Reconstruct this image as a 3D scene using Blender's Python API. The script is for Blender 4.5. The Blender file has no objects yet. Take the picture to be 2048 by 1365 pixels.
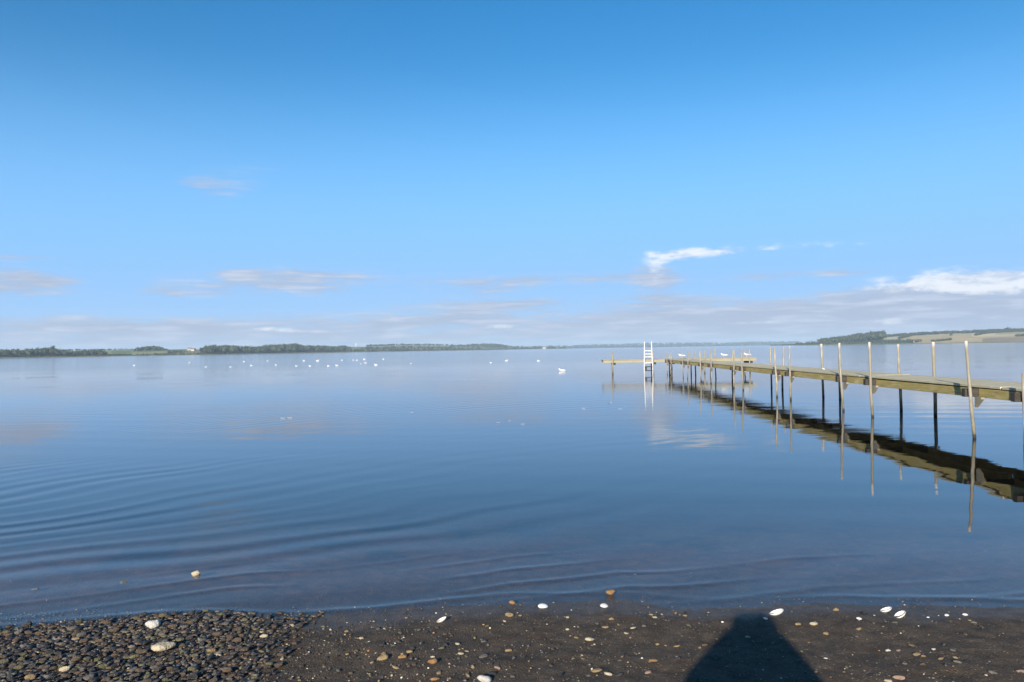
import bpy, bmesh, math, random
import numpy as np
from mathutils import Vector, Matrix

random.seed(7)
rng = np.random.default_rng(7)
R = math.radians
S = bpy.context.scene
C = S.collection

# ------------------------------------------------------------------ camera
H = 1.70                       # eye height above the lake, metres
F = 2048 * 26 / 36             # focal length in photo pixels
cam_d = bpy.data.cameras.new('camera')
cam_d.lens = 26
cam_d.sensor_width = 36
cam_d.clip_start = 0.05
cam_d.clip_end = 40000
cam = bpy.data.objects.new('camera', cam_d)
C.objects.link(cam)
CAM_R = Matrix.Rotation(R(90 + 0.63), 3, 'X') @ Matrix.Rotation(R(-0.88), 3, 'Z')
cam.matrix_world = Matrix.Translation((0, 0, H)) @ CAM_R.to_4x4()
S.camera = cam

# ------------------------------------------------------------------ light
SUN_EL = 19.1
SUN_AZ = 17.5                  # shadows run this many degrees right of straight ahead
EXPOSURE = 1.0
SKY_STRENGTH = 0.06
S.view_settings.view_transform = 'Standard'
S.view_settings.look = 'None'
S.view_settings.exposure = EXPOSURE
S.view_settings.gamma = 1
S.view_settings.use_curve_mapping = False

def ray(x, y):
    return (CAM_R @ Vector(((x - 1024) / F, -(y - 682.5) / F, -1))).normalized()

def azel(x, y):
    d = ray(x, y)
    return math.atan2(d.x, d.y), math.asin(d.z)

class NT:
    """small helper to write node graphs"""
    def __init__(s, tree):
        s.t = tree
        tree.nodes.clear()
    def n(s, typ, **kw):
        nd = s.t.nodes.new(typ)
        for k, v in kw.items():
            setattr(nd, k, v)
        return nd
    def put(s, sock, v):
        if v is None:
            return
        if hasattr(v, 'is_output'):
            s.t.links.new(v, sock)
        else:
            if isinstance(v, (tuple, list)) and len(v) == 3 and sock.type == 'RGBA':
                v = (*v, 1)
            sock.default_value = v
    def m(s, op, a, b=None, c=None, clamp=False):
        nd = s.n('ShaderNodeMath', operation=op)
        nd.use_clamp = clamp
        for i, v in enumerate((a, b, c)):
            s.put(nd.inputs[i], v)
        return nd.outputs[0]
    def vm(s, op, a, b=None):
        nd = s.n('ShaderNodeVectorMath', operation=op)
        s.put(nd.inputs[0], a)
        s.put(nd.inputs[1], b)
        return nd.outputs[0]
    def mix(s, f, a, b, blend='MIX'):
        nd = s.n('ShaderNodeMix', data_type='RGBA', blend_type=blend)
        s.put(nd.inputs[0], f)
        s.put(nd.inputs[6], a)
        s.put(nd.inputs[7], b)
        return nd.outputs[2]
    def noise(s, vec, scale, detail=3, rough=.55, dist=0.0):
        nd = s.n('ShaderNodeTexNoise')
        s.put(nd.inputs['Vector'], vec)
        nd.inputs['Scale'].default_value = scale
        nd.inputs['Detail'].default_value = detail
        nd.inputs['Roughness'].default_value = rough
        nd.inputs['Distortion'].default_value = dist
        return nd.outputs['Fac']
    def rng(s, v, a, b, c=0.0, d=1.0, smooth=True):
        nd = s.n('ShaderNodeMapRange')
        if smooth:
            nd.interpolation_type = 'SMOOTHSTEP'
        s.put(nd.inputs['Value'], v)
        for k, q in zip(('From Min', 'From Max', 'To Min', 'To Max'), (a, b, c, d)):
            s.put(nd.inputs[k], q)
        return nd.outputs[0]
    def ramp(s, v, stops):
        nd = s.n('ShaderNodeValToRGB')
        s.put(nd.inputs[0], v)
        e = nd.color_ramp.elements
        while len(e) < len(stops):
            e.new(0.5)
        for q, (p, c) in zip(e, stops):
            q.position = p
            q.color = (*c, 1)
        return nd.outputs[0]
    def bump(s, h, strength, dist, normal=None):
        nd = s.n('ShaderNodeBump')
        nd.inputs['Strength'].default_value = strength
        nd.inputs['Distance'].default_value = dist
        s.put(nd.inputs['Height'], h)
        if normal is not None:
            s.put(nd.inputs['Normal'], normal)
        return nd.outputs[0]

# sky: physical sky with low drifting cloud, the same kind of cloud all round the horizon
W = bpy.data.worlds.new('World')
S.world = W
W.use_nodes = True
g = NT(W.node_tree)
sky = g.n('ShaderNodeTexSky', sky_type='NISHITA')
sky.sun_disc = False
sky.sun_elevation = R(SUN_EL)
sky.sun_rotation = R(180 + SUN_AZ)
sky.air_density = 1.0
sky.dust_density = 0.05
sky.ozone_density = 2.5
sky.altitude = 0
tc = g.n('ShaderNodeTexCoord')
D = g.vm('NORMALIZE', tc.outputs['Generated'])
sep = g.n('ShaderNodeSeparateXYZ')
g.put(sep.inputs[0], D)
dx, dy, dz = sep.outputs
EL = g.m('ARCSINE', dz)
AZ = g.m('ARCTAN2', dx, dy)
comb = g.n('ShaderNodeCombineXYZ')
g.put(comb.inputs[0], dx); g.put(comb.inputs[1], dy); g.put(comb.inputs[2], g.m('MULTIPLY', dz, 6.0))
streak = g.noise(comb.outputs[0], 7.0, 6, .58, .3)
comb2 = g.n('ShaderNodeCombineXYZ')
g.put(comb2.inputs[0], dx); g.put(comb2.inputs[1], dy); g.put(comb2.inputs[2], g.m('MULTIPLY', dz, 3.0))
puff = g.noise(comb2.outputs[0], 22.0, 6, .62, .2)
hs = g.n('ShaderNodeHueSaturation')
hs.inputs['Saturation'].default_value = 1.38
hs.inputs['Value'].default_value = 1.30
g.put(hs.inputs['Color'], sky.outputs[0])
K = 1 / (SKY_STRENGTH * 2 ** EXPOSURE)
mid_ = g.rng(EL, R(22), R(4), 0.0, .97)
base = g.mix(mid_, hs.outputs[0], (.215 * K, .555 * K, 1.10 * K))
low = g.m('EXPONENT', g.m('MULTIPLY', g.m('MAXIMUM', EL, 0.0), -1 / R(5.0)))
base = g.mix(low, base, (.49 * K, .68 * K, .90 * K))
GREY = (0.45 * K, 0.52 * K, 0.67 * K)
LIGHT = (0.62 * K, 0.69 * K, 0.84 * K)
WHITE = (0.90 * K, 0.95 * K, 1.02 * K)
def blob(x, y, rx, ry, w):
    a, e = azel(x, y)
    p = g.m('DIVIDE', g.m('SUBTRACT', AZ, a), rx / F)
    q = g.m('DIVIDE', g.m('SUBTRACT', EL, e), ry / F)
    r2 = g.m('ADD', g.m('MULTIPLY', p, p), g.m('MULTIPLY', q, q))
    return g.m('MULTIPLY', g.m('EXPONENT', g.m('MULTIPLY', r2, -1.0)), w)
def total(l):
    o = l[0]
    for q in l[1:]:
        o = g.m('ADD', o, q)
    return o
grey_blobs = [(40, 567, 110, 22, .9), (315, 582, 75, 14, .55), (60, 517, 90, 7, .35), (590, 565, 190, 27, .75), (960, 572, 110, 20, .6),
              (1190, 556, 150, 12, .55), (1010, 612, 190, 14, .6), (1330, 602, 110, 10, .45), (1310, 560, 45, 34, .55),
              (1900, 595, 300, 26, .55), (1700, 545, 60, 7, .4), (1540, 552, 110, 12, .4), (420, 366, 80, 30, .36), (545, 350, 60, 25, .16), (1270, 405, 110, 20, .12),
              (1900, 640, 420, 40, .6), (1400, 630, 330, 22, .45), (230, 655, 330, 14, .6), (800, 640, 260, 20, .4)]
white_blobs = [(1455, 500, 125, 9, .85), (1345, 515, 55, 12, .7), (1312, 550, 18, 26, .5), (1990, 560, 130, 22, 1.25), (1850, 566, 120, 12, .6), (1010, 655, 42, 6, .6), (985, 675, 40, 4, .35), (1700, 490, 90, 8, .25),
               (545, 659, 45, 5, .5), (640, 663, 80, 4, .35), (290, 662, 50, 4, .3), (1775, 643, 50, 8, .5), (1985, 636, 40, 7, .4), (1370, 612, 60, 4, .35), (1500, 645, 60, 4, .35)]
gd = total([blob(*b) for b in grey_blobs])
wd = total([blob(*b) for b in white_blobs])
comb3 = g.n('ShaderNodeCombineXYZ')
g.put(comb3.inputs[0], dx); g.put(comb3.inputs[1], dy); g.put(comb3.inputs[2], g.m('MULTIPLY', dz, 9.0))
fine = g.noise(comb3.outputs[0], 16.0, 4, .52, .4)
tex = g.m('ADD', g.m('MULTIPLY', streak, .45), g.m('ADD', g.m('MULTIPLY', puff, .2), g.m('MULTIPLY', fine, .35)))
band = g.m('MULTIPLY', g.rng(EL, R(3.6), R(.6)), .78)
gd = g.m('ADD', gd, band)
dens = g.m('ADD', gd, g.m('MULTIPLY', g.m('SUBTRACT', tex, .5), g.m('MULTIPLY', g.m('MINIMUM', g.m('MULTIPLY', gd, 2.2), 1.0), 4.0)))
ga = g.rng(dens, .10, .85, 0.0, .92)
cloud = g.mix(g.rng(fine, .40, .76), GREY, LIGHT)
wden = g.m('ADD', wd, g.m('MULTIPLY', g.m('SUBTRACT', puff, .5), g.m('MULTIPLY', g.m('MINIMUM', g.m('MULTIPLY', wd, 2.2), 1.0), 3.4)))
wa = g.rng(wden, .15, 1.15, 0.0, .95)
col = g.mix(ga, base, cloud)
col = g.mix(wa, col, g.mix(g.rng(puff, .38, .56), (0.62 * K, 0.70 * K, 0.86 * K), WHITE))
bg = g.n('ShaderNodeBackground')
g.put(bg.inputs[0], col)
bg.inputs[1].default_value = SKY_STRENGTH
out = g.n('ShaderNodeOutputWorld')
g.t.links.new(bg.outputs[0], out.inputs[0])

sun_d = bpy.data.lights.new('sun', 'SUN')
sun_d.energy = 5.0
sun_d.angle = R(0.53)
sun_d.color = (1, .9, .76)
sun = bpy.data.objects.new('sun', sun_d)
C.objects.link(sun)
SDIR = Vector((math.sin(R(SUN_AZ)) * math.cos(R(SUN_EL)), math.cos(R(SUN_AZ)) * math.cos(R(SUN_EL)), -math.sin(R(SUN_EL))))
sun.rotation_euler = SDIR.to_track_quat('-Z', 'Y').to_euler()
sun.location = (-10, -30, 30)

# ------------------------------------------------------------------ helpers
def tag(o, label=None, cat=None, group=None, kind=None):
    if label: o['label'] = label
    if cat: o['category'] = cat
    if group: o['group'] = group
    if kind: o['kind'] = kind
    return o

def empty(name, loc=(0, 0, 0), rz=0.0, parent=None):
    o = bpy.data.objects.new(name, None)
    o.empty_display_size = .2
    C.objects.link(o)
    o.location = loc
    o.rotation_euler = (0, 0, rz)
    if parent: o.parent = parent
    return o

def link(name, mesh, parent=None, loc=(0, 0, 0), rot=(0, 0, 0), scale=(1, 1, 1)):
    o = bpy.data.objects.new(name, mesh)
    C.objects.link(o)
    o.location = loc
    o.rotation_euler = rot
    o.scale = scale
    if parent: o.parent = parent
    return o

def mesh_np(name, V, Fq, mat, smooth=True):
    """mesh from numpy vertices and faces (all tris or all quads)"""
    me = bpy.data.meshes.new(name)
    V = np.asarray(V, np.float32); Fq = np.asarray(Fq, np.int32)
    n, k = Fq.shape
    me.vertices.add(len(V)); me.vertices.foreach_set('co', V.ravel())
    me.loops.add(n * k); me.loops.foreach_set('vertex_index', Fq.ravel())
    me.polygons.add(n)
    me.polygons.foreach_set('loop_start', np.arange(0, n * k, k, dtype=np.int32))
    me.polygons.foreach_set('use_smooth', np.full(n, smooth))
    me.update(calc_edges=True)
    if mat: me.materials.append(mat)
    return me

def mesh_bm(name, bm, mat, smooth=False):
    me = bpy.data.meshes.new(name)
    bm.normal_update()
    bm.to_mesh(me); bm.free()
    if smooth:
        me.polygons.foreach_set('use_smooth', [True] * len(me.polygons))
    if mat: me.materials.append(mat)
    return me

def grid_faces(nr, nc):
    i = np.arange(nr - 1)[:, None] * nc + np.arange(nc - 1)[None]
    return np.stack([i, i + 1, i + nc + 1, i + nc], -1).reshape(-1, 4)

def sstep(a, b, x):
    t = np.clip((np.asarray(x, float) - a) / (b - a), 0, 1)
    return t * t * (3 - 2 * t)

def vnoise(x, y, seed=0):
    """smooth value noise, arrays in, about -1..1"""
    x = np.asarray(x, float); y = np.asarray(y, float)
    xi = np.floor(x).astype(np.int64); yi = np.floor(y).astype(np.int64)
    fx = x - xi; fy = y - yi
    fx = fx * fx * (3 - 2 * fx); fy = fy * fy * (3 - 2 * fy)
    def h(a, b):
        n = (a * 374761393 + b * 668265263 + seed * 974711) & 0x7fffffff
        n = ((n ^ (n >> 13)) * 1274126177) & 0x7fffffff
        return ((n ^ (n >> 16)) & 0xffff) / 32767.5 - 1
    return (h(xi, yi) * (1 - fx) + h(xi + 1, yi) * fx) * (1 - fy) + (h(xi, yi + 1) * (1 - fx) + h(xi + 1, yi + 1) * fx) * fy

def axis(lo, hi, step, far, growth=1.12, far_lo=None):
    a = list(np.arange(lo, hi + 1e-6, step))
    s = step; x = hi
    while x < far:
        s *= growth; x += s; a.append(x)
    s = step; x = lo
    fl = -far if far_lo is None else far_lo
    pre = []
    while x > fl:
        s *= growth; x -= s; pre.append(x)
    return np.array(pre[::-1] + a)

def bm_box(bm, x0, x1, y0, y1, z0, z1, bev=0.0):
    r = bmesh.ops.create_cube(bm, size=1)
    for v in r['verts']:
        v.co = Vector(((x0 + x1) / 2 + v.co.x * (x1 - x0), (y0 + y1) / 2 + v.co.y * (y1 - y0), (z0 + z1) / 2 + v.co.z * (z1 - z0)))
    if bev:
        es = list({e for v in r['verts'] for e in v.link_edges})
        bmesh.ops.bevel(bm, geom=es, offset=bev, segments=1, affect='EDGES')

def bm_tube(bm, pts, rad, n=8, caps=True):
    """tube through points, radius one number or one per point"""
    pts = [Vector(p) for p in pts]
    if not hasattr(rad, '__len__'): rad = [rad] * len(pts)
    rings = []
    for i, p in enumerate(pts):
        t = (pts[min(i + 1, len(pts) - 1)] - pts[max(i - 1, 0)]).normalized()
        a = Vector((1, 0, 0)) if abs(t.x) < .9 else Vector((0, 1, 0))
        u = t.cross(a).normalized(); w = t.cross(u)
        rings.append([bm.verts.new(p + (u * math.cos(2 * math.pi * k / n) + w * math.sin(2 * math.pi * k / n)) * rad[i]) for k in range(n)])
    for a, b in zip(rings, rings[1:]):
        for k in range(n):
            bm.faces.new((a[k], a[(k + 1) % n], b[(k + 1) % n], b[k]))
    if caps:
        bm.faces.new(rings[0][::-1]); bm.faces.new(rings[-1])

# ------------------------------------------------------------------ materials
def mat(name):
    m = bpy.data.materials.new(name)
    m.use_nodes = True
    t = NT(m.node_tree)
    o = t.n('ShaderNodeOutputMaterial')
    return m, t, o

def principled(t, o, color, rough=.7, normal=None, spec=.4, metal=0.0):
    p = t.n('ShaderNodeBsdfPrincipled')
    t.put(p.inputs['Base Color'], color)
    t.put(p.inputs['Roughness'], rough)
    t.put(p.inputs['Specular IOR Level'], spec)
    t.put(p.inputs['Metallic'], metal)
    if normal is not None: t.put(p.inputs['Normal'], normal)
    t.t.links.new(p.outputs[0], o.inputs[0])
    return p

def simple(name, col, rough=.6, var=.2, scale=20, spec=.4, bump=0.0, metal=0.0):
    m, t, o = mat(name)
    tcn = t.n('ShaderNodeTexCoord').outputs['Object']
    nz = t.noise(tcn, scale, 4)
    c = t.mix(t.rng(nz, .3, .7), tuple(k * (1 - var) for k in col), tuple(min(1, k * (1 + var)) for k in col))
    principled(t, o, c, rough, t.bump(nz, bump, .01) if bump else None, spec, metal)
    return m

def shore_y(X):
    X = np.asarray(X, float)
    base = np.interp(X, [-4, -3.1, -2.1, -1.4, -.1, .8, 1.2, 2.2, 3.2, 5], [4.50, 4.56, 4.78, 4.72, 4.96, 4.95, 4.82, 4.84, 4.74, 4.7])
    return base + .035 * vnoise(X * 1.3 + 3.1, X * 0 + .5, 3) + .022 * vnoise(X * 4.1, X * 0 + 1.5, 5)

def ground_z(X, Y):
    X = np.asarray(X, float); Y = np.asarray(Y, float)
    s = shore_y(X) - Y
    land = .050 * np.maximum(s, 0) + .006 * np.maximum(s, 0) ** 1.5
    land = np.minimum(land, 3.2 + 0 * land)
    d = np.maximum(-s, 0)
    sea = -(.028 * np.minimum(d, 3) + 1.5 * (1 - np.exp(-np.maximum(d - 3, 0) / 45)))
    z = np.where(s > 0, land, sea)
    near = np.exp(-((Y - 4.5) / 8) ** 2)
    z = z + near * (.25 + .75 * sstep(.1, .7, np.abs(s))) * (.007 * vnoise(X * 2.1, Y * 3.1, 11) + .006 * vnoise(X * 7, Y * 8, 12) + .0035 * vnoise(X * 19, Y * 19, 13))
    bed = sstep(-1.2, -2.3, X + (Y - 4) * .35) * sstep(5.2, 4.7, Y)
    return z

def on_ground(x, y, dz=0.0):
    d = ray(x, y)
    t = H / -d.z
    for _ in range(12):
        p = Vector((0, 0, H)) + d * t
        z = float(ground_z(p.x, p.y)) + dz
        t = (H - z) / -d.z
    return Vector((0, 0, H)) + d * t

def on_water(x, y, z=0.0):
    d = ray(x, y)
    return Vector((0, 0, H)) + d * ((H - z) / -d.z)

# sand: dark, wet towards the water, fine grit and shell specks
m_sand, t, o = mat('wet_sand')
geo = t.n('ShaderNodeNewGeometry').outputs['Position']
sx = t.n('ShaderNodeSeparateXYZ'); t.put(sx.inputs[0], geo)
n1 = t.noise(geo, 1.6, 4); n2 = t.noise(geo, 9, 5, .65); n3 = t.noise(geo, 140, 3, .7)
mp = t.n('ShaderNodeMapping'); mp.inputs['Scale'].default_value = (1, 3.2, 1)
t.put(mp.inputs[0], geo)
weed = t.noise(mp.outputs[0], 3.1, 5, .65, .6)
c = t.mix(t.rng(n2, .3, .72), (.055, .043, .031), (.112, .085, .060))
c = t.mix(t.m('MULTIPLY', t.rng(weed, .56, .68), .55), c, (.095, .048, .020))
c = t.mix(t.m('MULTIPLY', t.rng(n1, .5, .7), .45), c, (.046, .041, .037))
vor = t.n('ShaderNodeTexVoronoi', feature='F1'); t.put(vor.inputs[0], geo); vor.inputs['Scale'].default_value = 85
sp = t.n('ShaderNodeSeparateColor'); t.put(sp.inputs[0], vor.outputs['Color'])
speck = t.m('MULTIPLY', t.rng(vor.outputs['Distance'], .42, .30), t.rng(sp.outputs[0], .86, .90))
c = t.mix(t.m('MULTIPLY', speck, .7), c, t.mix(sp.outputs[1], (.20, .16, .11), (.34, .32, .28)))
dark = t.m('MULTIPLY', t.rng(vor.outputs['Distance'], .45, .30), t.rng(sp.outputs[1], .80, .86))
c = t.mix(t.m('MULTIPLY', dark, .75), c, (.020, .017, .015))
c = t.mix(t.m('MULTIPLY', t.rng(n3, .35, .7), .30), c, (.030, .025, .020))
wet = t.rng(sx.outputs[2], .024, .004)
c = t.mix(t.m('MULTIPLY', wet, .40), c, t.mix(1.0, c, (.62, .58, .58), 'MULTIPLY'))
under = t.rng(sx.outputs[2], -.06, -.25)
c = t.mix(t.rng(sx.outputs[2], .0, -.035), c, t.mix(t.rng(n2, .3, .7), (.078, .043, .027), (.115, .066, .042)))
c = t.mix(t.m('MULTIPLY', t.rng(sx.outputs[2], -.015, -.05), t.m('MULTIPLY', t.rng(t.noise(geo, 1.3, 5, .65), .50, .62), .65)), c, (.022, .022, .022))
c = t.mix(under, c, (.10, .072, .040))
rgh = t.rng(wet, 0, 1, .8, .42)
hgt = t.m('ADD', t.m('MULTIPLY', n2, 1.0), t.m('ADD', t.m('MULTIPLY', n3, .35), t.m('MULTIPLY', t.rng(vor.outputs['Distance'], .5, .1), .25)))
principled(t, o, c, rgh, t.bump(hgt, .9, .02), t.rng(wet, 0, 1, .12, .24))

# water: clear shallow lake, reflection by Fresnel, fine ripple on top of the modelled wavelets
m_water, t, o = mat('lake_water')
geo = t.n('ShaderNodeNewGeometry').outputs['Position']
sx = t.n('ShaderNodeSeparateXYZ'); t.put(sx.inputs[0], geo)
mp = t.n('ShaderNodeMapping'); mp.inputs['Rotation'].default_value = (0, 0, R(14)); mp.inputs['Scale'].default_value = (.45, 1.6, 1)
t.put(mp.inputs[0], geo)
r1 = t.noise(mp.outputs[0], 2.6, 3, .5, .2)
r2 = t.noise(mp.outputs[0], .5, 3, .5)
patch = t.noise(geo, .045, 3, .5)
amp = t.rng(patch, .40, .62, .35, 1.0)
far = t.rng(sx.outputs[1], 14, 60)
hh = t.m('ADD', t.m('MULTIPLY', r1, t.m('MULTIPLY', amp, t.rng(sx.outputs[1], 6, 30, .0016, .0040))), t.m('MULTIPLY', r2, t.rng(sx.outputs[1], 14, 60, .0015, .006)))
p2 = t.noise(geo, .16, 4, .6)
r3 = t.noise(mp.outputs[0], 7.5, 3, .55, .4)
hh = t.m('ADD', hh, t.m('MULTIPLY', r3, t.m('MULTIPLY', t.rng(p2, .52, .66), t.rng(sx.outputs[1], 7, 16, .0, .0032))))
nrm = t.bump(hh, 1.0, 1.0)
dt = t.n('ShaderNodeVectorMath', operation='DOT_PRODUCT')
t.put(dt.inputs[0], nrm); t.put(dt.inputs[1], t.n('ShaderNodeNewGeometry').outputs['Incoming'])
cosv = t.m('ABSOLUTE', dt.outputs['Value'])
refl = t.m('ADD', t.m('MULTIPLY', t.m('POWER', t.m('SUBTRACT', 1.0, cosv, clamp=True), 5.8), .984), .016)
gl = t.n('ShaderNodeBsdfGlossy'); gl.distribution = 'GGX'
t.put(gl.inputs['Color'], (.98, .985, 1))
t.put(gl.inputs['Roughness'], t.rng(sx.outputs[1], 46, 105, .0, .085))
t.put(gl.inputs['Normal'], nrm)
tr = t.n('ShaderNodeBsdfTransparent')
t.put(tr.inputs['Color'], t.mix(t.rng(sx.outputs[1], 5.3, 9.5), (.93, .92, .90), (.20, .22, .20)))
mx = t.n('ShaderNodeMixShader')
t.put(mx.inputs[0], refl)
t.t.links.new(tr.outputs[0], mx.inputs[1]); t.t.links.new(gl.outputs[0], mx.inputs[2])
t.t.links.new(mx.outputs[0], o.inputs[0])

def wood_mat(name, ca, cb, moss=None, mossamt=0.0, waterline=False, axis_scale=(14, 1.2, 14), rough=.8):
    m, t, o = mat(name)
    tcn = t.n('ShaderNodeTexCoord').outputs['Object']
    oi = t.n('ShaderNodeObjectInfo')
    mp = t.n('ShaderNodeMapping'); mp.inputs['Scale'].default_value = axis_scale
    t.put(mp.inputs[0], tcn)
    off = t.vm('ADD', mp.outputs[0], t.vm('MULTIPLY', oi.outputs['Location'], (3.1, 1.7, 0)))
    grain = t.noise(off, 2.2, 5, .65, .3)
    blot = t.noise(t.n('ShaderNodeNewGeometry').outputs['Position'], 2.3, 4, .6)
    c = t.mix(t.rng(grain, .3, .7), ca, cb)
    c = t.mix(t.m('MULTIPLY', oi.outputs['Random'], .22), c, tuple(k * .6 for k in ca))
    if moss:
        c = t.mix(t.m('MULTIPLY', t.rng(blot, .38, .6), mossamt), c, moss)
    if waterline:
        gz = t.n('ShaderNodeSeparateXYZ'); t.put(gz.inputs[0], t.n('ShaderNodeNewGeometry').outputs['Position'])
        zz = t.m('ADD', gz.outputs[2], t.m('MULTIPLY', blot, .10))
        c = t.mix(t.m('MULTIPLY', t.rng(t.m('ADD', gz.outputs[2], t.m('MULTIPLY', blot, -.5)), .22, -.12), .7), c, (.07, .068, .040))
        c = t.mix(t.rng(zz, .14, .08), c, (.028, .026, .020))
        c = t.mix(t.m('MULTIPLY', t.rng(gz.outputs[2], 1.55, 1.75), .5), c, (.7, .69, .66))
    principled(t, o, c, rough, t.bump(grain, .5, .004), .25)
    return m

m_plank = wood_mat('weathered_plank', (.34, .31, .22), (.54, .49, .36), (.34, .32, .16), .35)
m_beam = wood_mat('mossy_beam', (.25, .195, .080), (.52, .42, .19), (.27, .225, .06), .6)
m_dimmed = wood_mat('sun_dimmed_board', (.20, .18, .135), (.32, .29, .22), (.20, .19, .10), .4)  # plank wood coloured darker to offset the sun that the platform front faces
m_shade = wood_mat('shade_dark_beam', (.030, .026, .022), (.055, .048, .040), axis_scale=(1.2, 14, 14))  # near-black is shade put into the colour of the crossbeams
m_post = wood_mat('grey_pole', (.17, .152, .122), (.35, .32, .26), (.18, .17, .13), .7, True, (16, 16, 2.6))
m_white = simple('white_paint', (.46, .47, .47), .4, .15)
m_black = simple('black_rubber', (.02, .02, .022), .5)

# ------------------------------------------------------------------ beach and lake bed
gx = axis(-3.9, 4.2, .026, 9000, 1.16)
gy = axis(3.0, 6.6, .022, 9000, 1.10, far_lo=-9000)
XX, YY = np.meshgrid(gx, gy)
ZZ = ground_z(XX, YY)
beach = link('beach', mesh_np('beach', np.stack([XX, YY, ZZ], -1).reshape(-1, 3), grid_faces(len(gy), len(gx)), m_sand))
tag(beach, 'dark wet sand beach running down under the lake', kind='structure')

# ------------------------------------------------------------------ lake with modelled wavelets
wx = axis(-9, 12, .055, 9000, 1.12)
wy = [4.2]
while wy[-1] < 9000:
    wy.append(wy[-1] + max(.016, .0034 * wy[-1] * (1 if wy[-1] < 45 else (wy[-1] / 45) ** 2)))
wy = np.array(wy)
XX, YY = np.meshgrid(wx, wy)
dep = np.maximum(YY - shore_y(XX), 0)
XL = np.minimum(XX, 0)
refr = .45 + .55 * sstep(4.7, 8.5, YY)
ph = (YY - 4.7) - refr * (.62 * XX - .055 * np.maximum(XL, -14) ** 2) + .9 * vnoise(XX * .16, YY * .16, 21) + .22 * vnoise(XX * .8, YY * .8, 22)
amp = np.clip(.55 + .75 * vnoise(XX * .13 + 5, YY * .22, 23), .05, 1.3) * sstep(48, 12, YY)
lat = sstep(6.5, -2.0, XX - (YY - 6) * .10)
grp = .5 + .5 * np.sin(ph * 1.9 + 2 * vnoise(XX * .1, YY * .1, 29))
ZW = .0029 * amp * lat * (.35 + .65 * grp) * np.sin(ph * 8.2 + .5 * vnoise(XX * .4, YY * .4, 30))
ZW += .0009 * amp * lat * np.clip(.6 + .8 * vnoise(XX * .3, YY * .5, 33), 0, 1.2) * np.sin(ph * 14.6 + 1.3 + 1.2 * vnoise(XX * .5, YY * .5, 24)) * sstep(24, 9, YY)
ZW += .0010 * np.sin(YY * 5.2 + XX * .9 + 2 * vnoise(XX * .2, YY * .3, 25)) * sstep(45, 12, YY) * (.5 + .5 * vnoise(XX * .2, YY * .15, 26))
# low breaking ripples close to the edge
edge = sstep(1.5, .3, dep) * sstep(-.05, .12, dep)
crest = np.maximum(np.sin((dep - .28 * XX + .10 * vnoise(XX * .9, YY * .2, 27)) * 18), 0) ** 3
ZW += .0075 * edge * crest * np.clip(.35 + .75 * vnoise(XX * .9 + 2, YY * 1.8, 28), 0, 1)
ZW *= sstep(-.05, .5, dep) * .75 + .25
ZW += .0045 * np.exp(-((dep - .16 - .05 * vnoise(XX * 1.1, XX * 0 + 7, 35)) / .045) ** 2) * np.clip(.6 + .8 * vnoise(XX * 1.3, XX * 0 + 3, 36), 0, 1)
fade = sstep(200, 60, np.abs(XX))
lake = link('lake', mesh_np('lake', np.stack([XX, YY, ZW * fade], -1).reshape(-1, 3), grid_faces(len(wy), len(wx)), m_water))
tag(lake, 'calm blue lake reflecting the sky', kind='structure')

# ------------------------------------------------------------------ far shores
m_leaf, t, o = mat('far_foliage')
gn = t.n('ShaderNodeNewGeometry')
nz = t.noise(gn.outputs['Position'], .05, 3)
c = t.mix(gn.outputs['Random Per Island'], (.020, .034, .018), (.050, .066, .032))
c = t.mix(t.rng(nz, .4, .65), c, (.036, .044, .024))
principled(t, o, c, .8, None, .15)
m_bark = simple('bark', (.09, .07, .05), .9)

m_hill, t, o = mat('farmland')
at = t.n('ShaderNodeAttribute'); at.attribute_name = 'land'
gn = t.n('ShaderNodeNewGeometry').outputs['Position']
nz = t.noise(gn, .02, 5, .6)
c = t.mix(t.rng(nz, .35, .7), at.outputs['Color'], t.mix(1.0, at.outputs['Color'], (.72, .76, .7), 'MULTIPLY'))
principled(t, o, c, .9, None, .1)

GREEN = (.16, .195, .075); WOODLAND = (.045, .055, .028); TAN = (.44, .34, .185); STRAW = (.52, .43, .26); REED = (.20, .175, .09)

class Shore:
    def __init__(s, name, label, pts, color):
        # pts: photo column, distance of the waterline, depth of the slope, height of the ridge
        s.p = np.array(pts, float)
        xs = np.arange(s.p[0, 0], s.p[-1, 0] + 1, 3.0)
        ts = np.array([-.03, 0, .02, .05, .1, .16, .22, .28, .34, .4, .46, .52, .58, .64, .7, .76, .82, .88, .94, 1, 1.1, 1.3, 1.6])
        XX, TT = np.meshgrid(xs, ts)
        P = s.at(XX, TT)
        me = mesh_np(name, P.reshape(-1, 3), grid_faces(len(ts), len(xs)), m_hill)
        a = me.color_attributes.new('land', 'FLOAT_COLOR', 'POINT')
        col = np.ones((XX.size, 4), np.float32)
        col[:, :3] = [color(x, tt) for x, tt in zip(XX.ravel(), TT.ravel())]
        a.data.foreach_set('color', col.ravel())
        s.o = link(name, me)
        tag(s.o, label, kind='structure')
    def at(s, x, t):
        x = np.asarray(x, float); t = np.asarray(t, float)
        d, dep, h = (np.interp(x, s.p[:, 0], s.p[:, k]) for k in (1, 2, 3))
        Y = d + t * dep
        z = np.where(t < 0, -1.5, 1.0 * sstep(0, .02, t) + h * sstep(-.1, 1.05, t) - h * float(sstep(-.1, 1.05, 0)))
        z = z + (t > .1) * h * .06 * vnoise(x * .03, t * 3, 31)
        z = z * sstep(-.01, .02, np.maximum(t, 0) + .02)
        z = np.where(t > 1.05, z * (1 - .12 * (t - 1.05)), z)
        return np.stack([(x - 1024 - (x * 0)) / F * Y, Y, z], -1)

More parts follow.
